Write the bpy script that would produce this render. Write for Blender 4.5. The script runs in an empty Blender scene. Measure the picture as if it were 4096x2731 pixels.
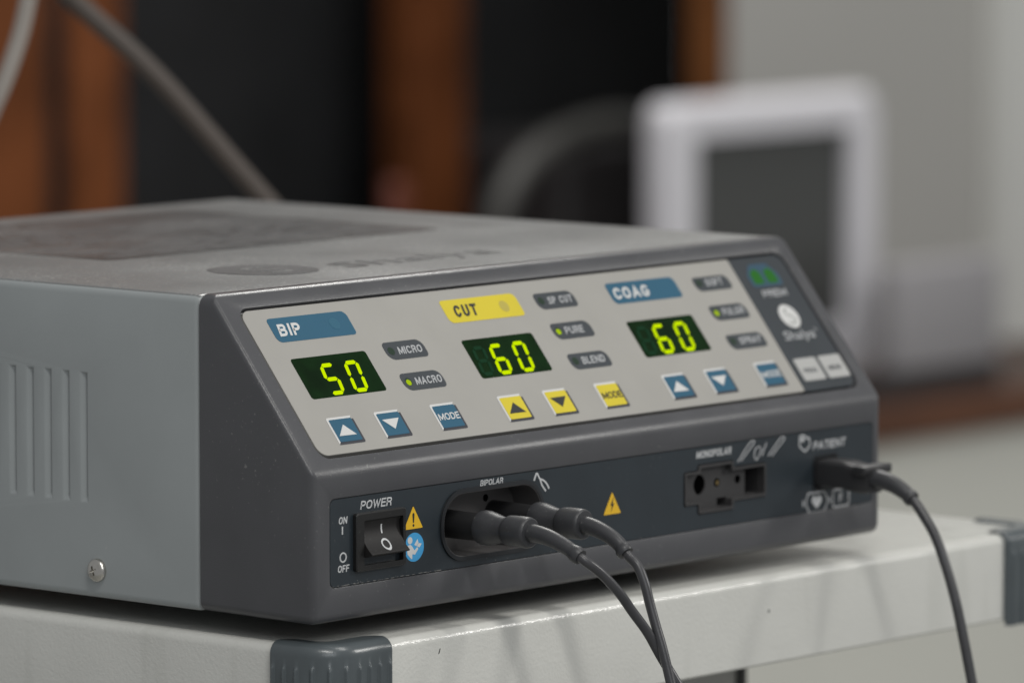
import bpy, bmesh, math, random
from mathutils import Vector, Matrix

random.seed(7)
scene = bpy.context.scene
COL = scene.collection

# ------------------------------------------------------------------ camera, world, lamps, exposure
cam_data = bpy.data.cameras.new("camera")
cam_data.sensor_width = 36.0
cam_data.lens = 216.015
cam_data.clip_start = 0.05
cam_data.clip_end = 60.0
cam_data.dof.use_dof = True
cam_data.dof.focus_distance = 2.004
cam_data.dof.aperture_fstop = 10.2
cam_data.dof.aperture_blades = 0
cam = bpy.data.objects.new("camera", cam_data)
COL.objects.link(cam)
_r = Vector((0.650920, -0.759146, -0.000218))
_u = Vector((0.077068, 0.065795, 0.994853))
_f = Vector((0.755224, 0.647586, -0.101333))
cam.matrix_world = Matrix((
    (_r.x, _u.x, -_f.x, -1.437451),
    (_r.y, _u.y, -_f.y, -1.316490),
    (_r.z, _u.z, -_f.z, 0.290153),
    (0, 0, 0, 1)))
scene.camera = cam

world = bpy.data.worlds.new("World")
scene.world = world
world.use_nodes = True
bgn = world.node_tree.nodes["Background"]
bgn.inputs[0].default_value = (0.97, 0.985, 1.0, 1)
bgn.inputs[1].default_value = 0.29


def lamp(name, loc, target, sx, sy, power, color=(1, 1, 1)):
    d = bpy.data.lights.new(name, 'AREA')
    d.shape = 'RECTANGLE'
    d.size, d.size_y, d.energy, d.color = sx, sy, power, color
    o = bpy.data.objects.new(name, d)
    COL.objects.link(o)
    o.location = loc
    v = Vector(target) - Vector(loc)
    o.rotation_euler = v.to_track_quat('-Z', 'Y').to_euler()
    return o


lamp("ceiling_lamp", (-0.8, -1.2, 2.0), (-0.8, -1.2, 0), 0.15, 1.2, 24, (1, 0.98, 0.94))
lamp("ceiling_lamp", (3.6, -2.9, 2.0), (2.4, -1.9, 0), 0.4, 1.2, 60, (1, 0.98, 0.94))
lamp("ceiling_lamp", (2.2, 1.5, 2.1), (1.8, 1.2, 0), 0.15, 1.2, 24, (1, 0.98, 0.94))
lamp("ceiling_lamp", (0.7, -0.9, 2.0), (0.7, -0.9, 0), 0.15, 1.2, 12, (1, 0.98, 0.94))
lamp("ceiling_lamp", (1.9, 1.1, 2.1), (2.3, 2.2, 0.2), 0.3, 1.2, 18, (1, 0.98, 0.94))  # unseen lamp added to brighten the wall and posts behind
lamp("window_daylight", (-1.6, -2.6, 1.5), (0.1, 0.1, 0.0), 1.6, 1.2, 16, (0.95, 0.98, 1.0))

scene.view_settings.view_transform = 'Standard'
scene.view_settings.look = 'None'
scene.view_settings.exposure = 0.0
scene.view_settings.gamma = 1.0
scene.view_settings.use_curve_mapping = False
scene.cycles.use_denoising = True
scene.cycles.max_bounces = 8
scene.cycles.sample_clamp_indirect = 4.0


# ------------------------------------------------------------------ helpers
def lin(r, g, b):
    def c(v):
        v /= 255.0
        return v / 12.92 if v <= 0.04045 else ((v + 0.055) / 1.055) ** 2.4
    return (c(r), c(g), c(b))


def mat(name, col, rough=0.5, metal=0.0, spec=0.5, mottle=0.0, mscale=60.0, bump=0.0, bscale=800.0, bdist=0.0003,
        dust=0.0, dscale=900.0, dustcol=(0.5, 0.49, 0.46), dthr=0.66, rvar=0.0, coat=0.0):
    m = bpy.data.materials.new(name)
    m.use_nodes = True
    nt = m.node_tree
    N, L = nt.nodes, nt.links
    p = N["Principled BSDF"]
    p.inputs["Roughness"].default_value = rough
    p.inputs["Metallic"].default_value = metal
    p.inputs["Specular IOR Level"].default_value = spec
    p.inputs["Coat Weight"].default_value = coat
    tc = N.new("ShaderNodeTexCoord")
    out = None
    base = N.new("ShaderNodeRGB")
    base.outputs[0].default_value = (*col, 1)
    out = base.outputs[0]
    if mottle:
        n = N.new("ShaderNodeTexNoise")
        n.inputs["Scale"].default_value = mscale
        n.inputs["Detail"].default_value = 6
        L.new(tc.outputs["Object"], n.inputs["Vector"])
        mr = N.new("ShaderNodeMapRange")
        mr.inputs["From Min"].default_value = 0.3
        mr.inputs["From Max"].default_value = 0.7
        mr.inputs["To Min"].default_value = 1 - mottle
        mr.inputs["To Max"].default_value = 1 + mottle
        L.new(n.outputs["Fac"], mr.inputs["Value"])
        mx = N.new("ShaderNodeVectorMath")
        mx.operation = 'SCALE'
        L.new(out, mx.inputs[0])
        L.new(mr.outputs[0], mx.inputs["Scale"])
        out = mx.outputs[0]
        if rvar:
            mr2 = N.new("ShaderNodeMapRange")
            mr2.inputs["To Min"].default_value = rough - rvar
            mr2.inputs["To Max"].default_value = rough + rvar
            L.new(n.outputs["Fac"], mr2.inputs["Value"])
            L.new(mr2.outputs[0], p.inputs["Roughness"])
    if dust:
        n2 = N.new("ShaderNodeTexNoise")
        n2.inputs["Scale"].default_value = dscale
        n2.inputs["Detail"].default_value = 3
        n3 = N.new("ShaderNodeTexNoise")
        n3.inputs["Scale"].default_value = 25
        n3.inputs["Detail"].default_value = 3
        for q in (n2, n3):
            L.new(tc.outputs["Object"], q.inputs["Vector"])
        ad = N.new("ShaderNodeMath")
        ad.operation = 'MULTIPLY_ADD'
        L.new(n3.outputs["Fac"], ad.inputs[0])
        ad.inputs[1].default_value = 0.25
        L.new(n2.outputs["Fac"], ad.inputs[2])
        mr = N.new("ShaderNodeMapRange")
        mr.inputs["From Min"].default_value = dthr + 0.1
        mr.inputs["From Max"].default_value = dthr + 0.2
        mr.inputs["To Max"].default_value = dust
        L.new(ad.outputs[0], mr.inputs["Value"])
        mix = N.new("ShaderNodeMix")
        mix.data_type = 'RGBA'
        L.new(mr.outputs[0], mix.inputs["Factor"])
        L.new(out, mix.inputs["A"])
        mix.inputs["B"].default_value = (*dustcol, 1)
        out = mix.outputs["Result"]
    L.new(out, p.inputs["Base Color"])
    if bump:
        nb = N.new("ShaderNodeTexNoise")
        nb.inputs["Scale"].default_value = bscale
        nb.inputs["Detail"].default_value = 2
        L.new(tc.outputs["Object"], nb.inputs["Vector"])
        bp = N.new("ShaderNodeBump")
        bp.inputs["Strength"].default_value = bump
        bp.inputs["Distance"].default_value = bdist
        L.new(nb.outputs["Fac"], bp.inputs["Height"])
        L.new(bp.outputs[0], p.inputs["Normal"])
    return m


def emit_mat(name, col, strength):
    m = bpy.data.materials.new(name)
    m.use_nodes = True
    p = m.node_tree.nodes["Principled BSDF"]
    p.inputs["Base Color"].default_value = (0.01, 0.015, 0.0, 1)
    p.inputs["Specular IOR Level"].default_value = 0.0
    p.inputs["Emission Color"].default_value = (*col, 1)
    p.inputs["Emission Strength"].default_value = strength
    return m


ORIGIN = {}


def link(name, mesh, m, parent=None, origin=(0, 0, 0)):
    """One mesh object; vertices are given in world metres."""
    o = bpy.data.objects.new(name, mesh)
    COL.objects.link(o)
    if m is not None and not mesh.materials:
        mesh.materials.append(m)
    if parent is not None:
        base = ORIGIN[parent]
        o.parent = parent
    else:
        base = Vector(origin)
        o.location = base
    ORIGIN[o] = base
    if base.length > 0:
        mesh.transform(Matrix.Translation(-base))
    return o


def smooth(mesh, deg=35):
    for p in mesh.polygons:
        p.use_smooth = True
    mesh.set_sharp_from_angle(angle=math.radians(deg))


def mk(name, bm, m, parent=None, origin=(0, 0, 0), sm=35):
    bmesh.ops.recalc_face_normals(bm, faces=bm.faces)
    me = bpy.data.meshes.new(name)
    bm.to_mesh(me)
    bm.free()
    if sm:
        smooth(me, sm)
    return link(name, me, m, parent, origin)


def thing(name, label, cat, loc=(0, 0, 0), group=None):
    o = bpy.data.objects.new(name, None)
    COL.objects.link(o)
    o.empty_display_size = 0.02
    o.location = loc
    ORIGIN[o] = Vector(loc)
    return tag(o, label, cat, group)


def tag(o, label, cat, group=None):
    o['label'] = label
    o['category'] = cat
    if group:
        o['group'] = group
    return o


class Frame:
    def __init__(self, o, e1, e2, n):
        self.o, self.e1, self.e2, self.n = map(Vector, (o, e1, e2, n))

    def __call__(self, a, b, h=0.0):
        """a, b, h in millimetres"""
        return self.o + (self.e1 * a + self.e2 * b + self.n * h) * 0.001


W, H, HL, YT, YS, D = 0.300, 0.10372, 0.04859, 0.04456, 0.04964, 0.31745
_sl = Vector((0, YT, H - HL)).normalized()
SLOPE = Frame((0, 0, HL), (1, 0, 0), _sl, Vector((1, 0, 0)).cross(_sl))
FRONT = Frame((0, 0, 0), (1, 0, 0), (0, 0, 1), (0, -1, 0))
SIDE = Frame((0, 0, 0), (0, -1, 0), (0, 0, 1), (-1, 0, 0))
TOP = Frame((0, 0, H), (1, 0, 0), (0, 1, 0), (0, 0, 1))


def rpoly(pts, radii=0.0, seg=6):
    """polygon with rounded corners"""
    n = len(pts)
    if not isinstance(radii, (list, tuple)):
        radii = [radii] * n
    out = []
    for i in range(n):
        p0, p1, p2 = Vector(pts[i - 1]), Vector(pts[i]), Vector(pts[(i + 1) % n])
        r = radii[i]
        if r <= 1e-6:
            out.append(p1)
            continue
        a, b = (p0 - p1).normalized(), (p2 - p1).normalized()
        ang = a.angle(b)
        t = min(r / math.tan(ang / 2), 0.49 * (p0 - p1).length, 0.49 * (p2 - p1).length)
        rr = t * math.tan(ang / 2)
        c = p1 + (a + b).normalized() * (rr / math.sin(ang / 2))
        s, e = p1 + a * t - c, p1 + b * t - c
        full = math.atan2(s.x * e.y - s.y * e.x, s.dot(e))
        for k in range(seg + 1):
            w = full * k / seg
            out.append(c + Vector((s.x * math.cos(w) - s.y * math.sin(w), s.x * math.sin(w) + s.y * math.cos(w))))
    return out


def rect(x0, y0, x1, y1):
    return [(x0, y0), (x1, y0), (x1, y1), (x0, y1)]


def circ(cx, cy, r, n=28, ry=None):
    ry = ry or r
    return [Vector((cx + r * math.cos(2 * math.pi * k / n), cy + ry * math.sin(2 * math.pi * k / n))) for k in range(n)]


def prism(bm, fr, outline, h0, h1, bevel=0.0):
    """outline (mm) extruded from height h0 to h1; with a small chamfered rim at h1"""
    n = len(outline)
    cx = sum(p[0] for p in outline) / n
    cy = sum(p[1] for p in outline) / n
    rings = [[bm.verts.new(fr(p[0], p[1], h0)) for p in outline]]
    if bevel:
        rings.append([bm.verts.new(fr(p[0], p[1], h1 - bevel)) for p in outline])
        w = max(max(p[0] for p in outline) - min(p[0] for p in outline), 1e-6)
        h = max(max(p[1] for p in outline) - min(p[1] for p in outline), 1e-6)
        sx, sy = 1 - 2 * bevel / w, 1 - 2 * bevel / h
        rings.append([bm.verts.new(fr(cx + (p[0] - cx) * sx, cy + (p[1] - cy) * sy, h1)) for p in outline])
    else:
        rings.append([bm.verts.new(fr(p[0], p[1], h1)) for p in outline])
    for a, b in zip(rings[:-1], rings[1:]):
        for i in range(n):
            bm.faces.new((a[i], a[(i + 1) % n], b[(i + 1) % n], b[i]))
    bm.faces.new(rings[0])
    bm.faces.new(rings[-1])


def plate(name, fr, outline, h0, h1, m, parent, bevel=0.0, sm=30):
    bm = bmesh.new()
    prism(bm, fr, outline, h0, h1, bevel)
    return mk(name, bm, m, parent, sm=sm)


def box(bm, x0, y0, z0, x1, y1, z1, bev=0.0, seg=3):
    vs = [bm.verts.new((x, y, z)) for x in (x0, x1) for y in (y0, y1) for z in (z0, z1)]
    idx = [(0, 1, 3, 2), (4, 6, 7, 5), (0, 4, 5, 1), (2, 3, 7, 6), (0, 2, 6, 4), (1, 5, 7, 3)]
    fs = [bm.faces.new([vs[i] for i in f]) for f in idx]
    if bev:
        es = list({e for f in fs for e in f.edges})
        bmesh.ops.bevel(bm, geom=es, offset=bev, segments=seg, profile=0.5, affect='EDGES')


def bx(name, x0, y0, z0, x1, y1, z1, m, parent=None, bev=0.0, origin=(0, 0, 0)):
    bm = bmesh.new()
    box(bm, x0, y0, z0, x1, y1, z1, bev)
    return mk(name, bm, m, parent, origin)


def catmull(pts, n=6):
    P = [Vector(p) for p in pts]
    P = [2 * P[0] - P[1]] + P + [2 * P[-1] - P[-2]]
    out = []
    for i in range(1, len(P) - 2):
        a, b, c, d = P[i - 1:i + 3]
        for k in range(n):
            t = k / n
            out.append(0.5 * ((2 * b) + (c - a) * t + (2 * a - 5 * b + 4 * c - d) * t * t + (3 * b - a - 3 * c + d) * t ** 3))
    out.append(P[-2])
    return out


def sweep(bm, path, radii, n=20, caps=True):
    """round tube along path (world metres)"""
    P = [Vector(p) for p in path]
    if not isinstance(radii, (list, tuple)):
        radii = [radii] * len(P)
    t0 = (P[1] - P[0]).normalized()
    nrm = t0.orthogonal().normalized()
    rings = []
    for i, p in enumerate(P):
        t = (P[min(i + 1, len(P) - 1)] - P[max(i - 1, 0)]).normalized()
        nrm = (nrm - t * nrm.dot(t)).normalized()
        b = t.cross(nrm)
        rings.append([bm.verts.new(p + (nrm * math.cos(2 * math.pi * k / n) + b * math.sin(2 * math.pi * k / n)) * radii[i]) for k in range(n)])
    for a, c in zip(rings[:-1], rings[1:]):
        for k in range(n):
            bm.faces.new((a[k], a[(k + 1) % n], c[(k + 1) % n], c[k]))
    if caps:
        bm.faces.new(rings[0])
        bm.faces.new(rings[-1])


def lathe(bm, base, axis, prof, n=36):
    """profile of (distance along axis, radius) in mm"""
    axis = Vector(axis).normalized()
    pts = [Vector(base) + axis * (d * 0.001) for d, r in prof]
    nrm = axis.orthogonal().normalized()
    b = axis.cross(nrm)
    rings = []
    for p, (d, r) in zip(pts, prof):
        rings.append([bm.verts.new(p + (nrm * math.cos(2 * math.pi * k / n) + b * math.sin(2 * math.pi * k / n)) * (r * 0.001)) for k in range(n)])
    for a, c in zip(rings[:-1], rings[1:]):
        for k in range(n):
            bm.faces.new((a[k], a[(k + 1) % n], c[(k + 1) % n], c[k]))
    bm.faces.new(rings[0])
    bm.faces.new(rings[-1])


def ribbon(bm, fr, path, w, h0, h1, closed=False):
    """printed stroke of width w (mm) along a 2-D path"""
    P = [Vector(p) for p in path]
    n = len(P)
    rings = []
    for i in range(n):
        if closed:
            a, c = P[i - 1], P[(i + 1) % n]
            d1, d2 = (P[i] - a).normalized(), (c - P[i]).normalized()
        else:
            d1 = (P[i] - P[i - 1]).normalized() if i else (P[1] - P[0]).normalized()
            d2 = (P[i + 1] - P[i]).normalized() if i < n - 1 else d1
        t = (d1 + d2)
        t = t.normalized() if t.length > 1e-6 else d1
        nn = Vector((-t.y, t.x))
        k = max(0.5, nn.dot(Vector((-d1.y, d1.x))))
        o = nn * (w / 2 / k)
        q = [P[i] + o, P[i] - o]
        rings.append([bm.verts.new(fr(q[0].x, q[0].y, h0)), bm.verts.new(fr(q[0].x, q[0].y, h1)),
                      bm.verts.new(fr(q[1].x, q[1].y, h1)), bm.verts.new(fr(q[1].x, q[1].y, h0))])
    m = n if closed else n - 1
    for i in range(m):
        a, c = rings[i], rings[(i + 1) % n]
        for k in range(4):
            bm.faces.new((a[k], a[(k + 1) % 4], c[(k + 1) % 4], c[k]))
    if not closed:
        bm.faces.new(rings[0])
        bm.faces.new(rings[-1])


def stroke(name, fr, paths, w, m, parent, h0=0.0, h1=0.12):
    bm = bmesh.new()
    for p in paths:
        closed = p[0] == 'c'
        ribbon(bm, fr, p[1] if closed else p, w, h0, h1, closed)
    return mk(name, bm, m, parent, sm=0)


def arc(cx, cy, rx, ry, a0, a1, n=9):
    return [(cx + rx * math.cos(math.radians(a0 + (a1 - a0) * k / n)), cy + ry * math.sin(math.radians(a0 + (a1 - a0) * k / n))) for k in range(n + 1)]


# stroke letters in a unit box: width, then centre-line strokes ('c' marks a closed one)
_O = arc(0.36, 0.64, 0.36, 0.36, 0, 180) + arc(0.36, 0.36, 0.36, 0.36, 180, 360)
GLYPH = {
    'A': (0.76, [[(0, 0), (0.38, 1), (0.76, 0)], [(0.17, 0.30), (0.59, 0.30)]]),
    'B': (0.64, [[(0, 0), (0, 1), (0.38, 1)] + arc(0.38, 0.76, 0.22, 0.24, 80, -80) + [(0.36, 0.52), (0.04, 0.52)],
                 [(0.36, 0.52)] + arc(0.38, 0.26, 0.26, 0.26, 80, -80) + [(0.3, 0), (0.04, 0)]]),
    'C': (0.70, [arc(0.36, 0.64, 0.34, 0.36, 32, 180) + arc(0.36, 0.36, 0.34, 0.36, 180, 328)]),
    'D': (0.66, [('c', [(0, 0), (0, 1)] + arc(0.30, 0.64, 0.36, 0.36, 90, 0) + arc(0.30, 0.36, 0.36, 0.36, 0, -90))]),
    'E': (0.56, [[(0.56, 1), (0, 1), (0, 0), (0.56, 0)], [(0.04, 0.52), (0.50, 0.52)]]),
    'F': (0.54, [[(0.54, 1), (0, 1), (0, 0)], [(0.04, 0.50), (0.46, 0.50)]]),
    'G': (0.72, [arc(0.36, 0.66, 0.35, 0.34, 42, 180) + arc(0.36, 0.34, 0.35, 0.34, 180, 340) + [(0.71, 0.42), (0.46, 0.42)]]),
    'I': (0.0, [[(0, 0), (0, 1)]]),
    'L': (0.52, [[(0, 1), (0, 0), (0.52, 0)]]),
    'M': (0.86, [[(0, 0), (0, 0.97)], [(0.02, 0.97), (0.43, 0.12), (0.84, 0.97)], [(0.86, 0), (0.86, 0.97)]]),
    'N': (0.72, [[(0, 0), (0, 0.97)], [(0.02, 0.98), (0.70, 0.02)], [(0.72, 1), (0.72, 0.03)]]),
    'O': (0.72, [('c', _O)]),
    'P': (0.60, [[(0, 0), (0, 1), (0.34, 1)] + arc(0.34, 0.73, 0.26, 0.27, 80, -80) + [(0.30, 0.46), (0.04, 0.46)]]),
    'R': (0.64, [[(0, 0), (0, 1), (0.36, 1)] + arc(0.36, 0.75, 0.25, 0.25, 80, -80) + [(0.30, 0.50), (0.04, 0.50)], [(0.40, 0.47), (0.56, 0.34), (0.62, 0.0)]]),
    'S': (0.62, [arc(0.31, 0.745, 0.29, 0.255, 25, 180, 7) + arc(0.31, 0.745, 0.29, 0.215, 190, 255, 4) + arc(0.31, 0.265, 0.31, 0.265, 75, -155, 10)]),
    'T': (0.64, [[(0, 1), (0.64, 1)], [(0.32, 0.96), (0.32, 0)]]),
    'U': (0.66, [[(0, 1)] + arc(0.33, 0.33, 0.33, 0.33, 180, 360) + [(0.66, 1)]]),
    'W': (1.0, [[(0, 1), (0.25, 0), (0.5, 0.92), (0.75, 0), (1.0, 1)]]),
    'Y': (0.70, [[(0, 1), (0.35, 0.44), (0.70, 1)], [(0.35, 0.48), (0.35, 0)]]),
}


def text(word, fr, u, v, w, h, m, parent, shear=0.0, weight=0.165, hh=(0.02, 0.10), name="lettering"):
    """printed capitals: lower corner (u, v), width w and cap height h, in millimetres; weight is the stroke as a share of h"""
    t = weight * h
    k = t / 2
    gap = t * 0.95
    tot = sum(0.34 if c == ' ' else GLYPH[c][0] for c in word)
    fixed = len(word) * t + (len(word) - 1) * gap
    sx = (w - fixed) / tot
    bm = bmesh.new()
    x = 0.0
    cnt = 0

    def fr2(a, b, hgt):
        return fr(u + a + shear * b, v + b, hgt)
    for c in word:
        if c == ' ':
            x += 0.34 * sx + t + gap
            continue
        gw, strokes = GLYPH[c]
        for s_ in strokes:
            closed = s_[0] == 'c'
            pts = [Vector((x + k + px * sx, k + py * (h - t))) for px, py in (s_[1] if closed else s_)]
            keep = [pts[0]]
            for p in pts[1:]:
                if (p - keep[-1]).length > 0.02 * h:
                    keep.append(p)
            if closed and (keep[0] - keep[-1]).length < 0.02 * h:
                keep.pop()
            if not closed:
                keep[0] = keep[0] + (keep[0] - keep[1]).normalized() * k
                keep[-1] = keep[-1] + (keep[-1] - keep[-2]).normalized() * k
            top = hh[1] + 0.012 * (cnt % 3)
            ribbon(bm, fr2, keep, t, hh[1] - 0.06, top, closed)
            cnt += 1
        x += gw * sx + t + gap
    return mk(name, bm, m, parent, sm=0)


def script_text(word, fr, u, v, w, h, m, parent, shear=0.0, bold=0.02, hh=(0.02, 0.10), name="lettering"):
    """printed word: baseline start (u, v), width w and cap height h, in millimetres"""
    cu = bpy.data.curves.new("lettering", 'FONT')
    cu.body = word
    cu.offset = bold
    cu.resolution_u = 4
    cu.extrude = 0.0
    tmp = bpy.data.objects.new("lettering_source", cu)
    COL.objects.link(tmp)
    dg = bpy.context.evaluated_depsgraph_get()
    me = bpy.data.meshes.new_from_object(tmp.evaluated_get(dg))
    bpy.data.objects.remove(tmp)
    xs = [q.co.x for q in me.vertices]
    x0, x1 = min(xs), max(xs)
    cap = 0.729
    bm = bmesh.new()
    bm.from_mesh(me)
    bpy.data.meshes.remove(me)
    for q in bm.verts:
        a = (q.co.x - x0) / (x1 - x0) * w
        b = q.co.y / cap * h
        q.co = fr(u + a + shear * b, v + b, hh[1])
    me = bpy.data.meshes.new(name)
    bm.to_mesh(me)
    bm.free()
    return link(name, me, m, parent)


def boolean(o, cut_bm, op='DIFFERENCE'):
    bmesh.ops.recalc_face_normals(cut_bm, faces=cut_bm.faces)
    me = bpy.data.meshes.new("cutter")
    cut_bm.to_mesh(me)
    cut_bm.free()
    c = bpy.data.objects.new("cutter", me)
    COL.objects.link(c)
    c.location = ORIGIN[o] * 0
    md = o.modifiers.new("cut", 'BOOLEAN')
    md.operation = op
    md.solver = 'EXACT'
    md.use_self = True
    md.object = c
    dg = bpy.context.evaluated_depsgraph_get()
    new = bpy.data.meshes.new_from_object(o.evaluated_get(dg))
    o.modifiers.clear()
    old = o.data
    o.data = new
    new.name = old.name
    bpy.data.objects.remove(c)
    smooth(new, 30)
    return o


def rim_bevel(o, width, deg=50, seg=2):
    md = o.modifiers.new("rim", 'BEVEL')
    md.width = width
    md.segments = seg
    md.limit_method = 'ANGLE'
    md.angle_limit = math.radians(deg)
    md.use_clamp_overlap = True
    md.harden_normals = False
    dg = bpy.context.evaluated_depsgraph_get()
    new = bpy.data.meshes.new_from_object(o.evaluated_get(dg))
    o.modifiers.clear()
    o.data = new
    smooth(new, 40)


# ------------------------------------------------------------------ materials
M = {}
M['case'] = mat("grey_sheet_metal", (0.322, 0.346, 0.350), 0.42, mottle=0.04, mscale=30, bump=0.06, bscale=1500, bdist=0.0002, dust=0.25, dthr=0.72)
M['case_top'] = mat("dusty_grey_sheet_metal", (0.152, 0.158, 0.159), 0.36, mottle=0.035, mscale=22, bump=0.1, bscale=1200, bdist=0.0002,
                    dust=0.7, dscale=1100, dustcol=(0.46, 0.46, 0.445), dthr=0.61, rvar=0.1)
M['bezel'] = mat("charcoal_textured_plastic", (0.074, 0.075, 0.081), 0.34, mottle=0.08, mscale=40, bump=0.35, bscale=2200, bdist=0.00015,
                 dust=0.35, dscale=700, dustcol=(0.35, 0.35, 0.33), dthr=0.70, rvar=0.08)
M['panel'] = mat("light_grey_overlay_film", (0.36, 0.35, 0.325), 0.55, spec=0.3, mottle=0.03, mscale=50)
M['strip'] = mat("slate_overlay_film", (0.040, 0.047, 0.054), 0.55, spec=0.3, mottle=0.06, mscale=60)
M['conn'] = mat("dark_slate_overlay_film", (0.021, 0.029, 0.036), 0.38, mottle=0.12, mscale=40, dust=0.2, dscale=800, dustcol=(0.25, 0.25, 0.24), dthr=0.72)
M['blue'] = mat("petrol_blue_print", (0.023, 0.105, 0.175), 0.55, spec=0.3, mottle=0.03)
M['dotblue'] = mat("blue_indicator_print", (0.020, 0.112, 0.180), 0.4)
M['yellow'] = mat("yellow_print", (0.66, 0.54, 0.035), 0.55, spec=0.3, mottle=0.03)
M['dotyellow'] = mat("dull_yellow_print", (0.48, 0.40, 0.07), 0.45)
M['white'] = mat("white_print", (0.62, 0.62, 0.61), 0.5)
M['grey_print'] = mat("pale_grey_print", (0.46, 0.47, 0.48), 0.5)
M['front_print'] = mat("white_front_print", (0.58, 0.59, 0.60), 0.5)
M['black'] = mat("black_print", (0.018, 0.02, 0.02), 0.5)
M['pill'] = mat("slate_print", (0.050, 0.058, 0.066), 0.55, spec=0.3)
M['pill_light'] = mat("grey_green_print", (0.20, 0.22, 0.20), 0.5)
M['key'] = mat("off_white_key", (0.43, 0.43, 0.42), 0.55, spec=0.3)
M['keyshade'] = mat("dark_slate_print", (0.035, 0.037, 0.048), 0.45)
M['window'] = mat("green_display_filter", (0.004, 0.020, 0.004), 0.3, mottle=0.35, mscale=90, spec=0.08)
M['ghost'] = mat("unlit_green_segment", (0.004, 0.034, 0.012), 0.4, spec=0.08)
M['digit'] = emit_mat("lit_yellow_green_segment", (0.60, 0.82, 0.0), 1.0)
M['lamp_on'] = emit_mat("lit_green_lamp", (0.36, 0.50, 0.01), 1.0)
M['lamp_off'] = mat("unlit_green_lamp", (0.010, 0.030, 0.014), 0.35)
M['icon_green'] = emit_mat("dim_green_lamp", (0.030, 0.15, 0.035), 0.9)
M['icon_blue'] = mat("deep_blue_print", (0.022, 0.070, 0.115), 0.42)
M['black_plastic'] = mat("black_plastic", (0.010, 0.010, 0.010), 0.42, bump=0.1, bscale=1800, bdist=0.0001, dust=0.25, dscale=900, dustcol=(0.12, 0.12, 0.11), dthr=0.70)
M['rocker'] = mat("satin_black_plastic", (0.011, 0.010, 0.010), 0.58, spec=0.4, bump=0.1, bscale=2500, bdist=0.0001, dust=0.3, dscale=900, dustcol=(0.1, 0.1, 0.1), dthr=0.68)
M['sky_blue'] = mat("sky_blue_print", (0.055, 0.34, 0.66), 0.45)
M['sign_yellow'] = mat("amber_print", (0.78, 0.47, 0.02), 0.45)
M['socket'] = mat("dark_grey_moulded_plastic", (0.038, 0.037, 0.038), 0.5, mottle=0.1, mscale=90, bump=0.1, bscale=2000, bdist=0.0001)
M['cup'] = mat("grey_moulded_cup", (0.092, 0.088, 0.088), 0.5, mottle=0.1, mscale=90, bump=0.1, bscale=2000, bdist=0.0001)
M['socket_dark'] = mat("black_socket_rim", (0.012, 0.014, 0.017), 0.45)
M['hole'] = mat("deep_black_hole_shade", (0.002, 0.002, 0.002), 0.9, spec=0.0)  # flat black that paints the shade inside holes and the switch well
M['dust'] = mat("pale_dust", (0.30, 0.295, 0.28), 0.9, spec=0.1)
M['brass'] = mat("brass_pin", (0.35, 0.26, 0.12), 0.35, metal=1.0)
M['plug'] = mat("charcoal_rubber", (0.042, 0.043, 0.047), 0.42, mottle=0.15, mscale=150, bump=0.15, bscale=1500, bdist=0.0002, dust=0.35, dscale=700,
                dustcol=(0.2, 0.2, 0.19), dthr=0.70)
M['barrel'] = mat("black_rubber", (0.014, 0.014, 0.015), 0.5)
M['plug_black'] = mat("black_plug_plastic", (0.026, 0.026, 0.028), 0.4, mottle=0.1)
M['cable'] = mat("grey_cable_jacket", (0.050, 0.050, 0.054), 0.33, mottle=0.12, mscale=200, bump=0.1, bscale=1200, bdist=0.0002)
M['steel'] = mat("bright_steel", (0.62, 0.60, 0.56), 0.25, metal=1.0, mottle=0.1, mscale=300)
M['foot'] = mat("black_rubber_foot", (0.012, 0.012, 0.012), 0.7)
M['print_dark'] = mat("worn_dark_print", (0.075, 0.078, 0.082), 0.4, mottle=0.25, mscale=80, dust=0.3, dthr=0.62)
M['print_faint'] = mat("faded_dark_print", (0.105, 0.108, 0.113), 0.4, mottle=0.3, mscale=60, dust=0.3, dthr=0.62)
M['label_film'] = mat("dusty_grey_label", (0.088, 0.090, 0.092), 0.3, mottle=0.5, mscale=28, dust=0.4, dthr=0.62)
M['bumper'] = mat("slate_rubber_bumper", (0.080, 0.095, 0.102), 0.28, spec=0.6, mottle=0.08, mscale=80, bump=0.08, bscale=700, bdist=0.0002)
M['dark_trim'] = mat("dark_rubber_trim", (0.02, 0.021, 0.02), 0.6)
M['cart_side'] = mat("pale_grey_painted_panel", (0.36, 0.36, 0.34), 0.5, mottle=0.04)
M['wood'] = mat("varnished_brown_wood", (0.165, 0.054, 0.019), 0.5, mottle=0.3, mscale=14, spec=0.15)
M['wood_dark'] = mat("dark_brown_wood", (0.13, 0.048, 0.014), 0.6, spec=0.1, mottle=0.25, mscale=14)
M['desk_wood'] = mat("reddish_brown_desk_wood", (0.095, 0.035, 0.014), 0.4, mottle=0.2, mscale=14)
M['desk_dark'] = mat("dark_brown_desk_wood", (0.045, 0.022, 0.014), 0.5, mottle=0.2, mscale=14)
M['glass_black'] = mat("black_board", (0.0185, 0.0192, 0.0205), 0.6, spec=0.15, mottle=0.2, mscale=10)
M['equip_black'] = mat("black_equipment_plastic", (0.020, 0.018, 0.019), 0.5, mottle=0.1)
M['hose'] = mat("dark_grey_hose", (0.050, 0.049, 0.046), 0.5)
M['bar'] = mat("brown_grey_painted_bar", (0.072, 0.056, 0.046), 0.5)
M['white_cable'] = mat("off_white_cable", (0.34, 0.31, 0.28), 0.5)
M['wall'] = mat("warm_grey_wall_paint", (0.365, 0.360, 0.343), 0.7, mottle=0.02, mscale=4)
M['wall_light'] = mat("pale_grey_column_paint", (0.56, 0.565, 0.545), 0.7, mottle=0.02, mscale=4)
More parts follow.
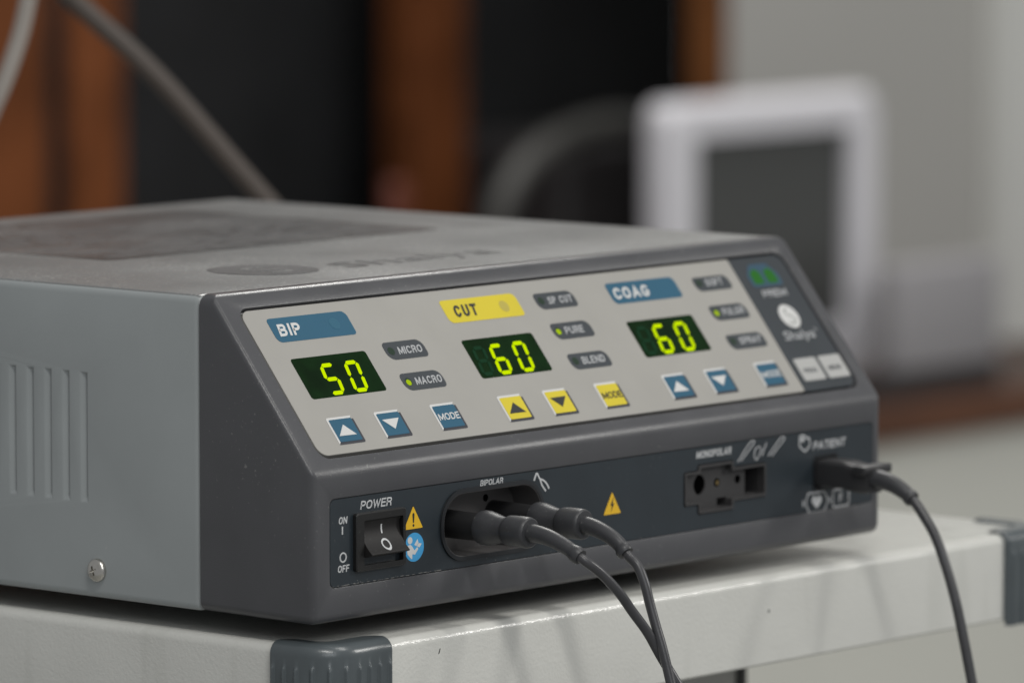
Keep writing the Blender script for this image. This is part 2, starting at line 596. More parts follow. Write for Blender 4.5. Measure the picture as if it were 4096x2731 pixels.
M['cabinet'] = mat("pale_grey_laminate", (0.62, 0.62, 0.57), 0.55, mottle=0.02, mscale=6)
M['monitor'] = mat("pale_lilac_grey_plastic", (0.66, 0.652, 0.69), 0.45)
M['screen'] = mat("dark_grey_screen", (0.060, 0.062, 0.060), 0.35)
M['machine'] = mat("lilac_grey_machine_plastic", (0.285, 0.276, 0.288), 0.5)
M['plinth'] = mat("black_brown_plinth", (0.025, 0.02, 0.02), 0.6)
M['red'] = mat("dull_red_glint", (0.16, 0.048, 0.030), 0.5)


def tray_mat():
    m = mat("cream_grey_textured_enamel", (0.62, 0.62, 0.585), 0.16, spec=0.5, mottle=0.03, mscale=40)
    nt = m.node_tree
    N, L = nt.nodes, nt.links
    p = N["Principled BSDF"]
    tc = N.new("ShaderNodeTexCoord")
    nb = N.new("ShaderNodeTexNoise")
    nb.inputs["Scale"].default_value = 900
    nb.inputs["Detail"].default_value = 3
    L.new(tc.outputs["Object"], nb.inputs["Vector"])
    bp = N.new("ShaderNodeBump")
    bp.inputs["Strength"].default_value = 0.3
    bp.inputs["Distance"].default_value = 0.0006
    L.new(nb.outputs["Fac"], bp.inputs["Height"])
    L.new(bp.outputs[0], p.inputs["Normal"])
    # faint upright streaks, darker and greener than the enamel
    mp = N.new("ShaderNodeMapping")
    mp.inputs["Scale"].default_value = (55, 55, 7)
    L.new(tc.outputs["Object"], mp.inputs["Vector"])
    st = N.new("ShaderNodeTexNoise")
    st.inputs["Scale"].default_value = 1.0
    st.inputs["Detail"].default_value = 2
    L.new(mp.outputs[0], st.inputs["Vector"])
    mr = N.new("ShaderNodeMapRange")
    mr.inputs["From Min"].default_value = 0.60
    mr.inputs["From Max"].default_value = 0.74
    mr.inputs["To Max"].default_value = 0.22
    L.new(st.outputs["Fac"], mr.inputs["Value"])
    src = p.inputs["Base Color"].links[0].from_socket
    mix = N.new("ShaderNodeMix")
    mix.data_type = 'RGBA'
    L.new(mr.outputs[0], mix.inputs["Factor"])
    L.new(src, mix.inputs["A"])
    mix.inputs["B"].default_value = (0.27, 0.28, 0.24, 1)
    L.new(mix.outputs["Result"], p.inputs["Base Color"])
    return m


M['tray'] = tray_mat()

# ------------------------------------------------------------------ the room behind (all of it well out of focus)
FLOOR = -0.95
fl = bx("floor", -1.6, -1.2, FLOOR - 0.02, 6.5, 3.4, FLOOR, mat("grey_floor_tile", (0.3, 0.3, 0.28), 0.5, mottle=0.05))
fl['kind'] = 'structure'
fl['label'] = "pale grey floor under the cart and the desk"


def top_level(name, x0, y0, z0, x1, y1, z1, m, label, cat, group=None, bev=0.0):
    o = bx(name, x0, y0, z0, x1, y1, z1, m, bev=bev, origin=((x0 + x1) / 2, (y0 + y1) / 2, z0))
    return tag(o, label, cat, group)


o = top_level("wall", 2.6056, 1.9098, FLOOR, 4.8206, 1.9408, 2.2, M['wall'], "plain warm grey painted wall beyond the white monitor", "wall")
o['kind'] = 'structure'
top_level("column", 2.9683, 1.8866, FLOOR, 3.7356, 1.9090, 2.2, M['wall_light'], "lighter pale grey column standing against the warm grey wall", "column")
top_level("dark_board", 1.1006, 2.3361, FLOOR, 3.0768, 2.3671, 2.2, M['glass_black'], "large black board filling the bays between the brown wooden posts", "board")
PG = "brown wooden posts of the dark partition"
top_level("wooden_post", 1.9763, 2.1966, FLOOR, 2.0864, 2.2431, 2.2, M['wood'], "orange brown wooden post crossed by the thin white cable", "post", PG, 0.006)
top_level("wooden_post", 2.1096, 2.1966, FLOOR, 2.1726, 2.2090, 2.2, M['wood'], "orange brown wooden post crossed by the slanting grey bar", "post", PG, 0.004)
top_level("wooden_post", 2.5359, 2.1966, FLOOR, 2.6025, 2.2431, 2.2, M['wood'], "reddish brown wooden post standing alone between two black bays", "post", PG, 0.006)
top_level("wooden_post", 2.5568, 1.9083, FLOOR, 2.6053, 1.9176, 2.2, M['wood_dark'], "dark brown wooden post beside the grey wall, above the monitor", "post", PG, 0.003)

# desk with its pale cupboard front, a machine and the monitor on it
DZ = -0.2627
desk = thing("desk", "brown topped desk with pale grey cupboard front under the white monitor", "desk", (2.8056, 1.8091, FLOOR))
bx("desktop", 1.6431, 1.6626, DZ - 0.0318, 4.6656, 1.9075, DZ, M['desk_dark'], desk)
bx("front_edge", 1.6431, 1.6541, DZ - 0.0318, 4.6656, 1.6623, DZ, M['desk_wood'], desk, 0.002)
bx("cupboard_front", 1.6586, 1.6727, FLOOR, 4.6346, 1.7161, DZ - 0.0326, M['cabinet'], desk)
mach = thing("desk_machine", "lilac grey box shaped machine standing on the brown desk beside the monitor", "machine", (2.5731, 1.6851, DZ))
bx("housing", 2.5266, 1.6727, DZ + 0.0202, 2.6723, 1.6944, -0.1534, M['machine'], mach, 0.006)
bx("plinth", 2.4956, 1.6742, DZ, 2.6715, 1.6928, DZ + 0.0198, M['plinth'], mach)
mon = thing("monitor", "white framed computer monitor with a blank dark grey screen", "monitor", (2.4491, 1.7471, DZ))


def frame_bm(x0, z0, x1, z1, ix0, iz0, ix1, iz1, y0, y1, r):
    bm = bmesh.new()
    out = rpoly(rect(x0, z0, x1, z1), r, 6)
    inn = rpoly(rect(ix0, iz0, ix1, iz1), 0.006, 6)
    A = [[bm.verts.new((p.x, y0 + 0.009, p.y)) for p in out],
         [bm.verts.new((p.x + (0.006 if p.x < (x0 + x1) / 2 else -0.006), y0, p.y + (0.006 if p.y < (z0 + z1) / 2 else -0.006))) for p in out]]
    B = [[bm.verts.new((p.x, y, p.y)) for p in inn] for y in (y0, y0 + 0.009)]
    Z = [bm.verts.new((p.x, y1, p.y)) for p in out]
    n = len(out)
    rings = [Z, A[0], A[1], B[0], B[1]]
    for a, b in zip(rings[:-1], rings[1:]):
        for i in range(n):
            bm.faces.new((a[i], a[(i + 1) % n], b[(i + 1) % n], b[i]))
    bm.faces.new(Z)
    return bm


mk("bezel", frame_bm(2.3189, -0.2526, 2.5971, -0.0151, 2.3553, -0.2061, 2.5576, -0.0441, 1.7424, 1.7657, 0.0155), M['monitor'], mon)
bx("screen", 2.3514, 1.7509, -0.2092, 2.5615, 1.7564, -0.0402, M['screen'], mon)
bx("stand", 2.3871, 1.7471, DZ, 2.4801, 1.8091, -0.2534, M['monitor'], mon, 0.004)

# dark equipment, hose, slanting bar, white cable
top_level("equipment_case", 2.6428, 2.1191, FLOOR, 2.8676, 2.3051, -0.0821, M['equip_black'], "black brown equipment case half hidden behind the arched grey hose", "case", None, 0.015)
bm = bmesh.new()
arch = [(2.4491, 2.0416, -0.2619), (2.4522, 2.0416, -0.1906), (2.4592, 2.0416, -0.1317), (2.4840, 2.0416, -0.0968), (2.5219, 2.0416, -0.0751), (2.5777, 2.0416, -0.0627), (2.6351, 2.0416, -0.0619), (2.7281, 2.0726, -0.0898), (2.7746, 2.1191, -0.2619)]
sweep(bm, catmull(arch, 8), 0.0136, 20)
tag(mk("hose", bm, M['hose'], origin=(2.4491, 2.0416, DZ)), "dark grey hose arching up beside the white monitor", "hose")
top_level("red_glint_block", 2.4816, 2.1780, FLOOR, 2.5049, 2.1935, -0.1069, M['red'], "narrow dull red block added for the reddish glints at the foot of a brown post", "block", None, 0.006)  # added block; its colour paints the glossy reddish glints on the post
bm = bmesh.new()
bar = [(0.3995, .540, .199), (0.4166, .517, .170), (0.437, .489, .138), (0.458, .459, .097), (0.4827, .425, .050), (0.5223, .370, -.025), (0.5619, .315, -.1)]
sweep(bm, catmull(bar, 6), [0.0043] * 37, 20)
tag(mk("slanting_bar", bm, M['bar'], origin=(0.56, 0.315, -0.1)), "thick brown grey bar slanting down behind the grey instrument", "bar")
bm = bmesh.new()
wc = [(0.337, .459, .205), (0.3345, .460, .185), (0.333, .461, .175), (0.330, .463, .160), (0.324, .466, .142), (0.318, .471, .124), (0.31, .48, .09), (0.30, .50, .02)]
sweep(bm, catmull(wc, 6), 0.0034, 16)
tag(mk("white_cable", bm, M['white_cable'], origin=(0.3, 0.5, 0.02)), "thin off white cable curving down in front of the brown wooden posts", "cable")

# ------------------------------------------------------------------ instrument cart
TZ = -0.007
TX0, TX1, TY0, TY1, TB = -0.0005, 0.397, -0.006, 0.33, -0.0385
cart = thing("instrument_cart", "cream grey enamelled cart tray with slate rubber corner bumpers, carrying the instrument", "cart", (0.2, 0.15, FLOOR))
bm = bmesh.new()
rings = []
RT = 0.0035
lev = [(TB, 0.0008), (TB + 0.0008, 0.0)] + [(TZ - RT + RT * math.sin(a), RT - RT * math.cos(a)) for a in [math.pi / 2 * k / 6 for k in range(7)]]
for z, ins in lev:
    o_ = rpoly(rect(TX0 + ins, TY0 + ins, TX1 - ins, TY1 - ins), 0.0130 - ins, 10)
    rings.append([bm.verts.new((p.x, p.y, z)) for p in o_])
for a, b in zip(rings[:-1], rings[1:]):
    for i in range(len(a)):
        bm.faces.new((a[i], a[(i + 1) % len(a)], b[(i + 1) % len(a)], b[i]))
bm.faces.new(rings[0])
bm.faces.new(rings[-1])
tr = mk("tray", bm, M['tray'], cart)


def bumper(name, cx, cy, sx, sy, parent, L1=0.0305, L2=0.031, mirror=False):
    """ribbed rubber cap wrapped round a vertical corner; the outer corner is at (cx, cy); sx, sy point into the tray"""
    R = 0.013
    t = 0.0022
    line = []

    def add(px, py, nx, ny):
        line.append((Vector((px, py)), Vector((nx, ny))))
    n1 = 16
    for k in range(n1 + 1):
        s = L2 - (L2 - R) * k / n1
        add(cx, cy + sy * s, -sx, 0)
    for k in range(1, 20):
        a = math.pi / 2 * k / 20
        nx, ny = -sx * math.cos(a), -sy * math.sin(a)
        add(cx + sx * R + nx * R, cy + sy * R + ny * R, nx, ny)
    for k in range(n1 + 1):
        s = R + (L1 - R) * k / n1
        add(cx + sx * s, cy, 0, -sy)
    # resample finely for ribs
    fine = []
    for (p, n), (p2, n2) in zip(line[:-1], line[1:]):
        for k in range(5):
            fine.append((p.lerp(p2, k / 5), n.lerp(n2, k / 5).normalized()))
    fine.append(line[-1])
    d = [0.0]
    for a, b in zip(fine[:-1], fine[1:]):
        d.append(d[-1] + (b[0] - a[0]).length)
    tot = d[-1]
    nr = 10
    zs = [(TB - 0.002, 1), (TZ - 0.0078, 1), (TZ - 0.0070, 0.85), (TZ - 0.0062, 0.4), (TZ - 0.0056, 0.0)]
    bm = bmesh.new()
    cols = []
    for (p, n), s in zip(fine, d):
        ph = (s / tot * nr) % 1.0
        x = abs(ph - 0.5) / 0.20
        rib = 0.0011 * (0.5 + 0.5 * math.cos(math.pi * min(1, x)))
        e = min(s, tot - s)
        taper = 1 - max(0, 1 - e / 0.0015) ** 2 * 0.6
        col = []
        for z, w in zs:
            q = p + n * (t * taper + rib * w)
            col.append((q.x, q.y, z))
        rr = 0.0042
        for k in range(7):
            a = math.pi / 2 * k / 6
            off = (t * taper - rr) + rr * math.cos(a)
            q = p + n * off
            col.append((q.x, q.y, TZ + 0.0006 - rr + rr * math.sin(a) * 1.0 + 0.0004))
        q = p - n * (0.0085 if e > 0.004 else 0.0085 - (0.004 - e) * 0.6)
        col.append((q.x, q.y, TZ + 0.0008))
        q = p - n * 0.0095
        col.append((q.x, q.y, TZ - 0.0008))
        cols.append([bm.verts.new(c) for c in col])
    for a, b in zip(cols[:-1], cols[1:]):
        for k in range(len(a) - 1):
            bm.faces.new((a[k], b[k], b[k + 1], a[k + 1]))
    bm.faces.new(cols[0])
    bm.faces.new(cols[-1])
    return mk(name, bm, M['bumper'], parent, sm=50)


bumper("corner_bumper", TX0, TY0, 1, 1, cart, 0.0305, 0.0235)
bumper("corner_bumper", TX1, TY0, -1, 1, cart)
bumper("corner_bumper", TX1, TY1, -1, -1, cart)
bumper("corner_bumper", TX0, TY1, 1, -1, cart)
TRF = Frame((0, TY0, 0), (1, 0, 0), (0, 0, 1), (0, -1, 0))
plate("scuff", TRF, [(53.80, -14.50), (54.40, -14.30), (55.00, -12.70), (54.60, -12.70)], -0.05, 0.03, M['dark_trim'], cart, sm=0)
plate("scuff", TRF, circ(228.10, -19.70, 0.55, 10), -0.05, 0.03, M['dark_trim'], cart, sm=0)
bx("inner_panel", 0.02, 0.10, -0.60, 0.3432, 0.115, TB - 0.0005, M['cart_side'], cart)
bx("edge_trim", 0.3434, 0.0985, -0.60, 0.3478, 0.1165, TB - 0.0005, M['dark_trim'], cart)
for x in (0.03, 0.37):
    bx("leg", x - 0.012, 0.28, FLOOR, x + 0.012, 0.304, TB - 0.0005, M['cart_side'], cart, 0.002)

# ------------------------------------------------------------------ the electrosurgical unit
esu = thing("electrosurgical_unit", "grey electrosurgical generator with sloped control panel and glowing green digits, on the cream cart",
            "medical device", (0.15, 0.15, TZ))

# sheet metal case
bm = bmesh.new()
box(bm, 0.0004, YS, 0.0, W - 0.0004, D, H - 0.0003, 0.0028, 5)
case = mk("case", bm, M['case'], esu)


def louvre_cutters():
    bm = bmesh.new()
    for k in range(14):
        y = 0.1012 + 0.00832 * k
        pts = [(-0.0012, y, 0.0755), (-0.0012, y + 0.0056, 0.0755), (-0.0012, y, 0.0300), (-0.0012, y + 0.0056, 0.0300),
               (0.0024, y, 0.0738), (0.0024, y, 0.0338), (0.0012, y + 0.0012, 0.0738), (0.0012, y + 0.0012, 0.033)]
        b2 = bmesh.new()
        for p in pts:
            b2.verts.new(p)
        bmesh.ops.convex_hull(b2, input=b2.verts)
        me = bpy.data.meshes.new("hull")
        b2.to_mesh(me)
        b2.free()
        bm.from_mesh(me)
        bpy.data.meshes.remove(me)
    return bm


def local_boolean(o, bm):
    bmesh.ops.translate(bm, verts=bm.verts, vec=Vector((0, 0, 0)))
    return boolean(o, bm)


# cutters are given in world metres and the part sits at its root's place
def cut(o, bm):
    bpy.context.view_layer.update()
    return boolean(o, bm)


cut(case, louvre_cutters())
rim_bevel(case, 0.0005, 24, 2)
# the case top has a darker base and more dust than its sides
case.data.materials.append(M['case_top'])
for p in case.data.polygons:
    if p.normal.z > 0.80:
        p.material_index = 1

# screw on the side
bm = bmesh.new()
prof = [(-0.5, 3.9)] + [(0.2 + 2.0 * math.sin(a), 3.9 * math.cos(a)) for a in [math.pi / 2 * k / 9 for k in range(9)]] + [(2.2, 0.4)]
lathe(bm, SIDE(-96.6, 9.5, 0), (-1, 0, 0), prof, 32)
scr = mk("screw", bm, M['steel'], case)
bm = bmesh.new()
for a in (0.35, 0.35 + math.pi / 2):
    c, s = math.cos(a), math.sin(a)
    q = [(-1.6, -0.35), (1.6, -0.35), (1.6, 0.35), (-1.6, 0.35)]
    prism(bm, SIDE, [(-96.6 + x * c - y * s, 9.5 + x * s + y * c) for x, y in q], 0.9, 3.2)
cut(scr, bm)

# prints on the top
DCX, DCY = 80.3, 95.8
top_logo = bmesh.new()
prism(top_logo, TOP, circ(DCX, DCY, 19.0, 56), -0.25, -0.16)
lg = mk("logo_disc", top_logo, M['print_dark'], case)
swan = [(74.5, 86.5), (80, 85), (84.5, 88), (84, 92.5), (79, 95), (76, 98.5), (78, 102.5), (82.5, 103.5), (85.5, 101)]
stroke("logo_mark", TOP, [[(p.x, p.y) for p in catmull([(a, b, 0) for a, b in swan], 5)]], 2.6, M['case_top'], lg, -0.15, -0.05)
script_text("Shalya", TOP, 106, 80, 80, 17, M['print_faint'], case, 0.25, 0.0, (-0.2, -0.14), "lettering")
lab = plate("printed_label", TOP, rpoly(rect(72, 160, 246, 296), 5, 5), -0.25, -0.15, M['label_film'], case)
bm = bmesh.new()
yy = 168
while yy < 290:
    xx = 80.0
    while xx < 232:
        ln = random.uniform(8, 40)
        if random.random() < 0.7:
            prism(bm, TOP, rect(xx, yy, min(xx + ln, 238), yy + 4.5), -0.14, -0.10)
        xx += ln + random.uniform(3, 8)
    yy += 9.5
mk("label_print", bm, M['print_dark'], lab)

# bezel: profile extruded along x, rounded, then cut for its recesses
bm = bmesh.new()
prof = [(YS, 0.0004), (0.0, 0.0), (0.0, HL), (YT, H), (YS, H)]
A = [bm.verts.new((0, y, z)) for y, z in prof]
B = [bm.verts.new((W, y, z)) for y, z in prof]
n = len(prof)
fs = [bm.faces.new(A), bm.faces.new(B)]
for i in range(n):
    fs.append(bm.faces.new((A[i], A[(i + 1) % n], B[(i + 1) % n], B[i])))
bm.edges.ensure_lookup_table()
wl = bm.edges.layers.float.new("bevel_weight_edge")
for e in bm.edges:
    a, b = e.verts[0].co, e.verts[1].co
    if abs(a.y - YS) < 1e-6 and abs(b.y - YS) < 1e-6:
        continue
    along_x = abs(a.x - b.x) > 0.1
    if along_x:
        w_ = 0.30 if a.z > H - 1e-3 else (0.42 if a.z > 0.02 else 0.75)
    elif min(a.z, b.z) > H - 1e-3:
        w_ = 1.0
    elif max(a.z, b.z) > H - 1e-3:
        w_ = 0.42
    else:
        w_ = 0.62 if max(a.z, b.z) > 0.02 else 0.75
    e[wl] = w_
bez = mk("bezel", bm, M['bezel'], esu)
md = bez.modifiers.new("round", 'BEVEL')
md.width = 0.0042
md.segments = 6
md.limit_method = 'WEIGHT'
_dg = bpy.context.evaluated_depsgraph_get()
_new = bpy.data.meshes.new_from_object(bez.evaluated_get(_dg))
bez.modifiers.clear()
bez.data = _new

STAD = rpoly(rect(61.8, 13.9, 113.8, 37.4), 10.8, 14)
MONO = [(188.5, 20.0), (196.0, 20.0), (196.0, 16.6), (215.8, 16.6), (215.8, 19.4), (234.0, 19.4), (234.0, 31.6), (215.8, 31.6), (215.8, 34.0), (196.0, 34.0), (196.0, 32.0), (188.5, 32.0)]
MONO_R = rpoly(MONO, 0.9, 4)
bm = bmesh.new()
prism(bm, SLOPE, rpoly(rect(7.9, 5.4, 292.7, 64.7), 4.9, 8), -2.8, 6)
cut(bez, bm)
bm = bmesh.new()
prism(bm, FRONT, rpoly(rect(8.1, 11.3, 295.2, 40.2), 2.2, 6), -0.7, 4)
cut(bez, bm)
bm = bmesh.new()
prism(bm, FRONT, STAD, -15, 4)
prism(bm, FRONT, MONO_R, -9, 4)
prism(bm, FRONT, rpoly(rect(260.5, 18.4, 275.5, 31.0), 2, 4), -6, 4)
cut(bez, bm)
rim_bevel(bez, 0.00035, 55, 2)

# ---- control panel overlay on the slope
LEFT = [(9.0, 6.8), (261.7, 6.8), (262.2, 63.8), (9.0, 63.8)]
panel = plate("control_panel", SLOPE, rpoly(LEFT, [4.0, 0.8, 0.8, 4.0], 8), -2.79, -0.35, M['panel'], esu, 0.08)
strip = plate("status_panel", SLOPE, rpoly([(261.85, 6.6), (291.6, 6.6), (291.6, 63.7), (262.35, 63.7)], [0.2, 4.0, 4.0, 0.2], 8), -2.79, -0.38, M['strip'], esu, 0.05)
h = -0.35

SH = 0.0


def badge(word, u0, v0, u1, v1, m, dot, tm, tw, tx, lab_h=5.0):
    b = plate("heading_badge", SLOPE, rpoly(rect(u0, v0, u1, v1), [2.4, 1.4, 2.4, 1.4], 8), h - 0.02, h + 0.10, m, esu)
    if dot:
        plate("indicator_dot", SLOPE, circ(dot[1], dot[2], 2.3), h + 0.05, h + 0.14, dot[0], b)
    text(word, SLOPE, u0 + tx, (v0 + v1) / 2 - 2.5, tw, 4.7, tm, b, 0.2, 0.215, (0, h + 0.20))
    return b


badge("BIP", 18.9, 50.5, 57.0, 59.9, M['blue'], (M['dotblue'], 49.2, 55.4), M['white'], 10.4, 2.4)
badge("CUT", 103.7, 50.4, 142.3, 59.6, M['yellow'], (M['dotyellow'], 134.2, 54.8), M['black'], 11.6, 4.3)
badge("COAG", 190.2, 50.6, 227.5, 59.2, M['blue'], None, M['white'], 19.0, 1.6)


def seg_digit(bm, u, v, w, hgt, segs, t=1.45, sh=0.17):
    """seven segment digit whose lower corner is (u, v)"""
    g = 0.22
    k = t / 2
    y0, y1, y2 = v + k, v + hgt / 2, v + hgt - k
    x0, x1 = u + k, u + w - k

    def hbar(y):
        a, b = x0 + g, x1 - g
        return [(a, y), (a + k, y - k), (b - k, y - k), (b, y), (b - k, y + k), (a + k, y + k)]

    def vbar(x, ya, yb):
        a, b = ya + g, yb - g
        return [(x, a), (x + k, a + k), (x + k, b - k), (x, b), (x - k, b - k), (x - k, a + k)]
    shp = {'a': hbar(y2), 'g': hbar(y1), 'd': hbar(y0), 'f': vbar(x0, y1, y2), 'b': vbar(x1, y1, y2), 'e': vbar(x0, y0, y1), 'c': vbar(x1, y0, y1)}
    for s in segs:
        prism(bm, SLOPE, [(x + sh * (y - v), y) for x, y in shp[s]], h + 0.02, h + 0.16)


SEG = {'5': 'afgcd', '6': 'afgecd', '0': 'abcdef', '8': 'abcdefg'}


def display(word, u0, v0, u1, v1, ghost):
    d = plate("display", SLOPE, rpoly(rect(u0, v0, u1, v1), 1.1, 4), h - 0.02, h + 0.06, M['window'], esu)
    bm = bmesh.new()
    seg_digit(bm, u0 + 9.6, v0 + 0.6, 6.9, 12.2, SEG[word[0]])
    mk("lit_digit", bm, M['digit'], d, sm=0)
    bm = bmesh.new()
    seg_digit(bm, u0 + 21.2, v0 + 0.6, 6.9, 12.2, SEG[word[1]])
    mk("lit_digit", bm, M['digit'], d, sm=0)
    if ghost:
        bm = bmesh.new()
        seg_digit(bm, u0 + 0.9, v0 + 0.9, 6.4, 11.8, SEG['8'])
        mk("unlit_digit", bm, M['ghost'], d, sm=0)


display("50", 19.6, 28.0, 55.9, 43.9, False)
display("60", 103.5, 27.8, 139.9, 43.4, True)
display("60", 189.9, 28.0, 225.9, 43.1, True)


def pill(word, u0, v0, u1, v1, on, tw):
    r = (v1 - v0) / 2
    p = plate("mode_indicator", SLOPE, rpoly(rect(u0, v0, u1, v1), [r * 0.98, r * 0.5, r * 0.98, r * 0.5], 8), h - 0.02, h + 0.08, M['pill'], esu)
    plate("lamp", SLOPE, circ(u0 + 2.9, v0 + 3.5, 1.55, 20), h + 0.05, h + 0.13, M['lamp_off'], p)
    if on:
        plate("lit_lamp", SLOPE, circ(u0 + 2.75, v0 + 3.15, 1.15, 20), h + 0.1, h + 0.18, M['lamp_on'], p)
    text(word, SLOPE, u0 + 6.0, v0 + 1.9, tw, 2.9, M['grey_print'], p, 0.2, 0.165, (0, h + 0.16))


pill("MICRO", 65.1, 39.0, 84.9, 46.0, False, 11.6)
pill("MACRO", 65.0, 26.7, 85.2, 33.5, True, 12.8)
pill("SP CUT", 151.0, 51.7, 171.6, 58.3, False, 12.6)
pill("PURE", 150.8, 39.2, 171.2, 45.8, True, 9.6)
pill("BLEND", 150.5, 26.7, 171.1, 33.2, False, 11.8)
pill("SOFT", 236.9, 51.8, 256.5, 57.7, False, 9.4)
pill("FULGR", 236.8, 39.2, 256.6, 45.5, True, 11.6)
pill("SPRAY", 236.6, 26.8, 256.8, 33.0, False, 11.8)


def button(u, v, m, sym, sm_, kind='key'):
    w, t = 12.6, 10.4
    o = bmesh.new()
    prism(o, SLOPE, rpoly(rect(u + 0.85, v + 0.95, u + w - 1.0, v + t - 0.85), 0.5, 3), h - 0.02, h + 0.20)
    b = mk("button", o, m, esu)
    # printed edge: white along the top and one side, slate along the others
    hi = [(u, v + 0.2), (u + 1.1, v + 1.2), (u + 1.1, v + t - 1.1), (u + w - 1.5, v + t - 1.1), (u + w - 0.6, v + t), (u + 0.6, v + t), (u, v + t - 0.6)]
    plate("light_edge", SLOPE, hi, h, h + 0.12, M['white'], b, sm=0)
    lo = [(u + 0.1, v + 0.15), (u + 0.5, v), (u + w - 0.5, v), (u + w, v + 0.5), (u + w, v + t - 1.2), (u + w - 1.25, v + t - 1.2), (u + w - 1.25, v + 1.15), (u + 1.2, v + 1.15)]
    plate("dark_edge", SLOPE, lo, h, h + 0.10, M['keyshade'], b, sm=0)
    hh = h + 0.30
    if sym == 'up':
        plate("symbol", SLOPE, [(u + 1.9, v + 3.2), (u + 10.1, v + 3.1), (u + 6.2, v + 7.3)], h + 0.1, hh, sm_, b, sm=0)
    elif sym == 'down':
        plate("symbol", SLOPE, [(u + 2.1, v + 7.1), (u + 6.0, v + 3.2), (u + 10.2, v + 7.2)], h + 0.1, hh, sm_, b, sm=0)
    else:
        text(sym, SLOPE, u + 1.1, v + 3.9, 10.2, 2.6, sm_, b, 0.15, 0.165, (0, hh))
    return b


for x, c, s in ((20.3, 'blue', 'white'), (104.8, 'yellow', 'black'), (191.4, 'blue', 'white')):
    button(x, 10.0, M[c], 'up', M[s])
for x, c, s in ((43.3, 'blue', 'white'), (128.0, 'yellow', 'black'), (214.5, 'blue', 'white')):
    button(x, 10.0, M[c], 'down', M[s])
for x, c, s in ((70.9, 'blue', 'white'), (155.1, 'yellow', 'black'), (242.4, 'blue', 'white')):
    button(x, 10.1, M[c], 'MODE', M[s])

# ---- status strip: plate monitor lamp, logo, two small keys
hs = -0.38
ic = plate("plate_monitor_lamp", SLOPE, rpoly([(267.6, 51.0), (284.8, 51.0), (284.8, 56.0), (281.0, 60.6), (271.4, 60.6), (267.6, 56.0)], 1.4, 4), hs, hs + 0.08, M['icon_blue'], esu)
for s in (-1, 1):
    c = 276.2 + s * 3.9
    plate("electrode_symbol", SLOPE, rpoly([(c - 2.9, 52.2), (c + 2.9, 52.2), (c + 2.7, 57.0 - s * 0.2), (c + 0.4, 58.8), (c - 2.7, 57.0 + s * 0.2)], 0.9, 4), hs + 0.05, hs + 0.15, M['icon_green'], ic)
text("PREM", SLOPE, 270.0, 46.4, 13.4, 3.0, M['grey_print'], esu, 0.15, 0.165, (0, hs + 0.1))
em = plate("logo_emblem", SLOPE, circ(277.3, 37.7, 5.0, 36), hs, hs + 0.08, M['white'], esu)
stroke("logo_mark", SLOPE, [[(p.x, p.y) for p in catmull([(275.4, 35.2, 0), (277.6, 34.6, 0), (279.4, 35.8, 0), (278.6, 37.4, 0), (276.6, 38.4, 0), (275.9, 39.9, 0), (277.4, 40.9, 0)], 4)]],
       0.5, M['pill_light'], em, hs + 0.05, hs + 0.14)
script_text("Shalya", SLOPE, 267.6, 28.0, 17.4, 3.9, M['grey_print'], esu, 0.25, 0.0, (0, hs + 0.1))
script_text("\u00ae", SLOPE, 286.2, 30.5, 1.5, 1.4, M['grey_print'], esu, 0.0, 0.0, (0, hs + 0.1))
for u, w_ in ((264.8, "PROG"), (278.8, "MENU")):
    b = plate("small_key", SLOPE, rpoly(rect(u, 10.5, u + 12.3, 20.0), 0.8, 4), hs, hs + 0.35, M['key'], esu, 0.12)
    text(w_, SLOPE, u + 2.3, 13.7, 7.2, 1.9, M['pill'], b, 0.0, 0.165, (0, hs + 0.42))

# ---- connector panel on the lower front
hp = -0.15
conn = plate("connector_panel", FRONT, rpoly(rect(8.4, 11.6, 294.9, 39.9), 2.0, 6), -0.69, hp, M['conn'], esu)
bm = bmesh.new()
prism(bm, FRONT, STAD, -3, 3)
prism(bm, FRONT, MONO_R, -3, 3)
prism(bm, FRONT, rpoly(rect(260.5, 18.4, 275.5, 31.0), 2, 4), -3, 3)
cut(conn, bm)
GP = M['front_print']
text("POWER", FRONT, 22.8, 35.5, 15.0, 2.75, GP, esu, 0.2, 0.165, (0, hp + 0.08))
text("ON", FRONT, 12.4, 31.7, 3.9, 2.3, GP, esu, 0.15, 0.165, (0, hp + 0.08))
text("OFF", FRONT, 11.9, 16.1, 5.3, 2.25, GP, esu, 0.15, 0.165, (0, hp + 0.08))
stroke("on_mark", FRONT, [[(14.2, 28.3), (14.2, 30.9)]], 0.5, GP, esu, hp, hp + 0.08)
stroke("off_mark", FRONT, [('c', [(p.x, p.y) for p in circ(14.5, 20.85, 1.45, 26)])], 0.45, GP, esu, hp, hp + 0.08)
text("BIPOLAR", FRONT, 81.8, 37.45, 11.4, 1.95, GP, esu, 0.2, 0.165, (0, hp + 0.08))
text("MONOPOLAR", FRONT, 195.2, 36.1, 19.0, 2.5, GP, esu, 0.2, 0.165, (0, hp + 0.08))
text("PATIENT", FRONT, 260.6, 33.2, 18.4, 2.9, GP, esu, 0.2, 0.165, (0, hp + 0.08))
# forceps mark
bm = bmesh.new()
for pth in ([(109.2, 36.7), (109.9, 38.2), (110.7, 39.0), (111.5, 37.9), (112.4, 36.6), (113.2, 34.9), (115.2, 32.7)],
            [(112.3, 37.0), (114.0, 36.4), (115.6, 35.2), (116.9, 33.4)]):
    ribbon(bm, FRONT, [(p.x, p.y) for p in catmull([(a, b, 0) for a, b in pth], 4)], 0.62, hp, hp + 0.09 + 0.01 * len(pth))
mk("forceps_mark", bm, GP, esu, sm=0)
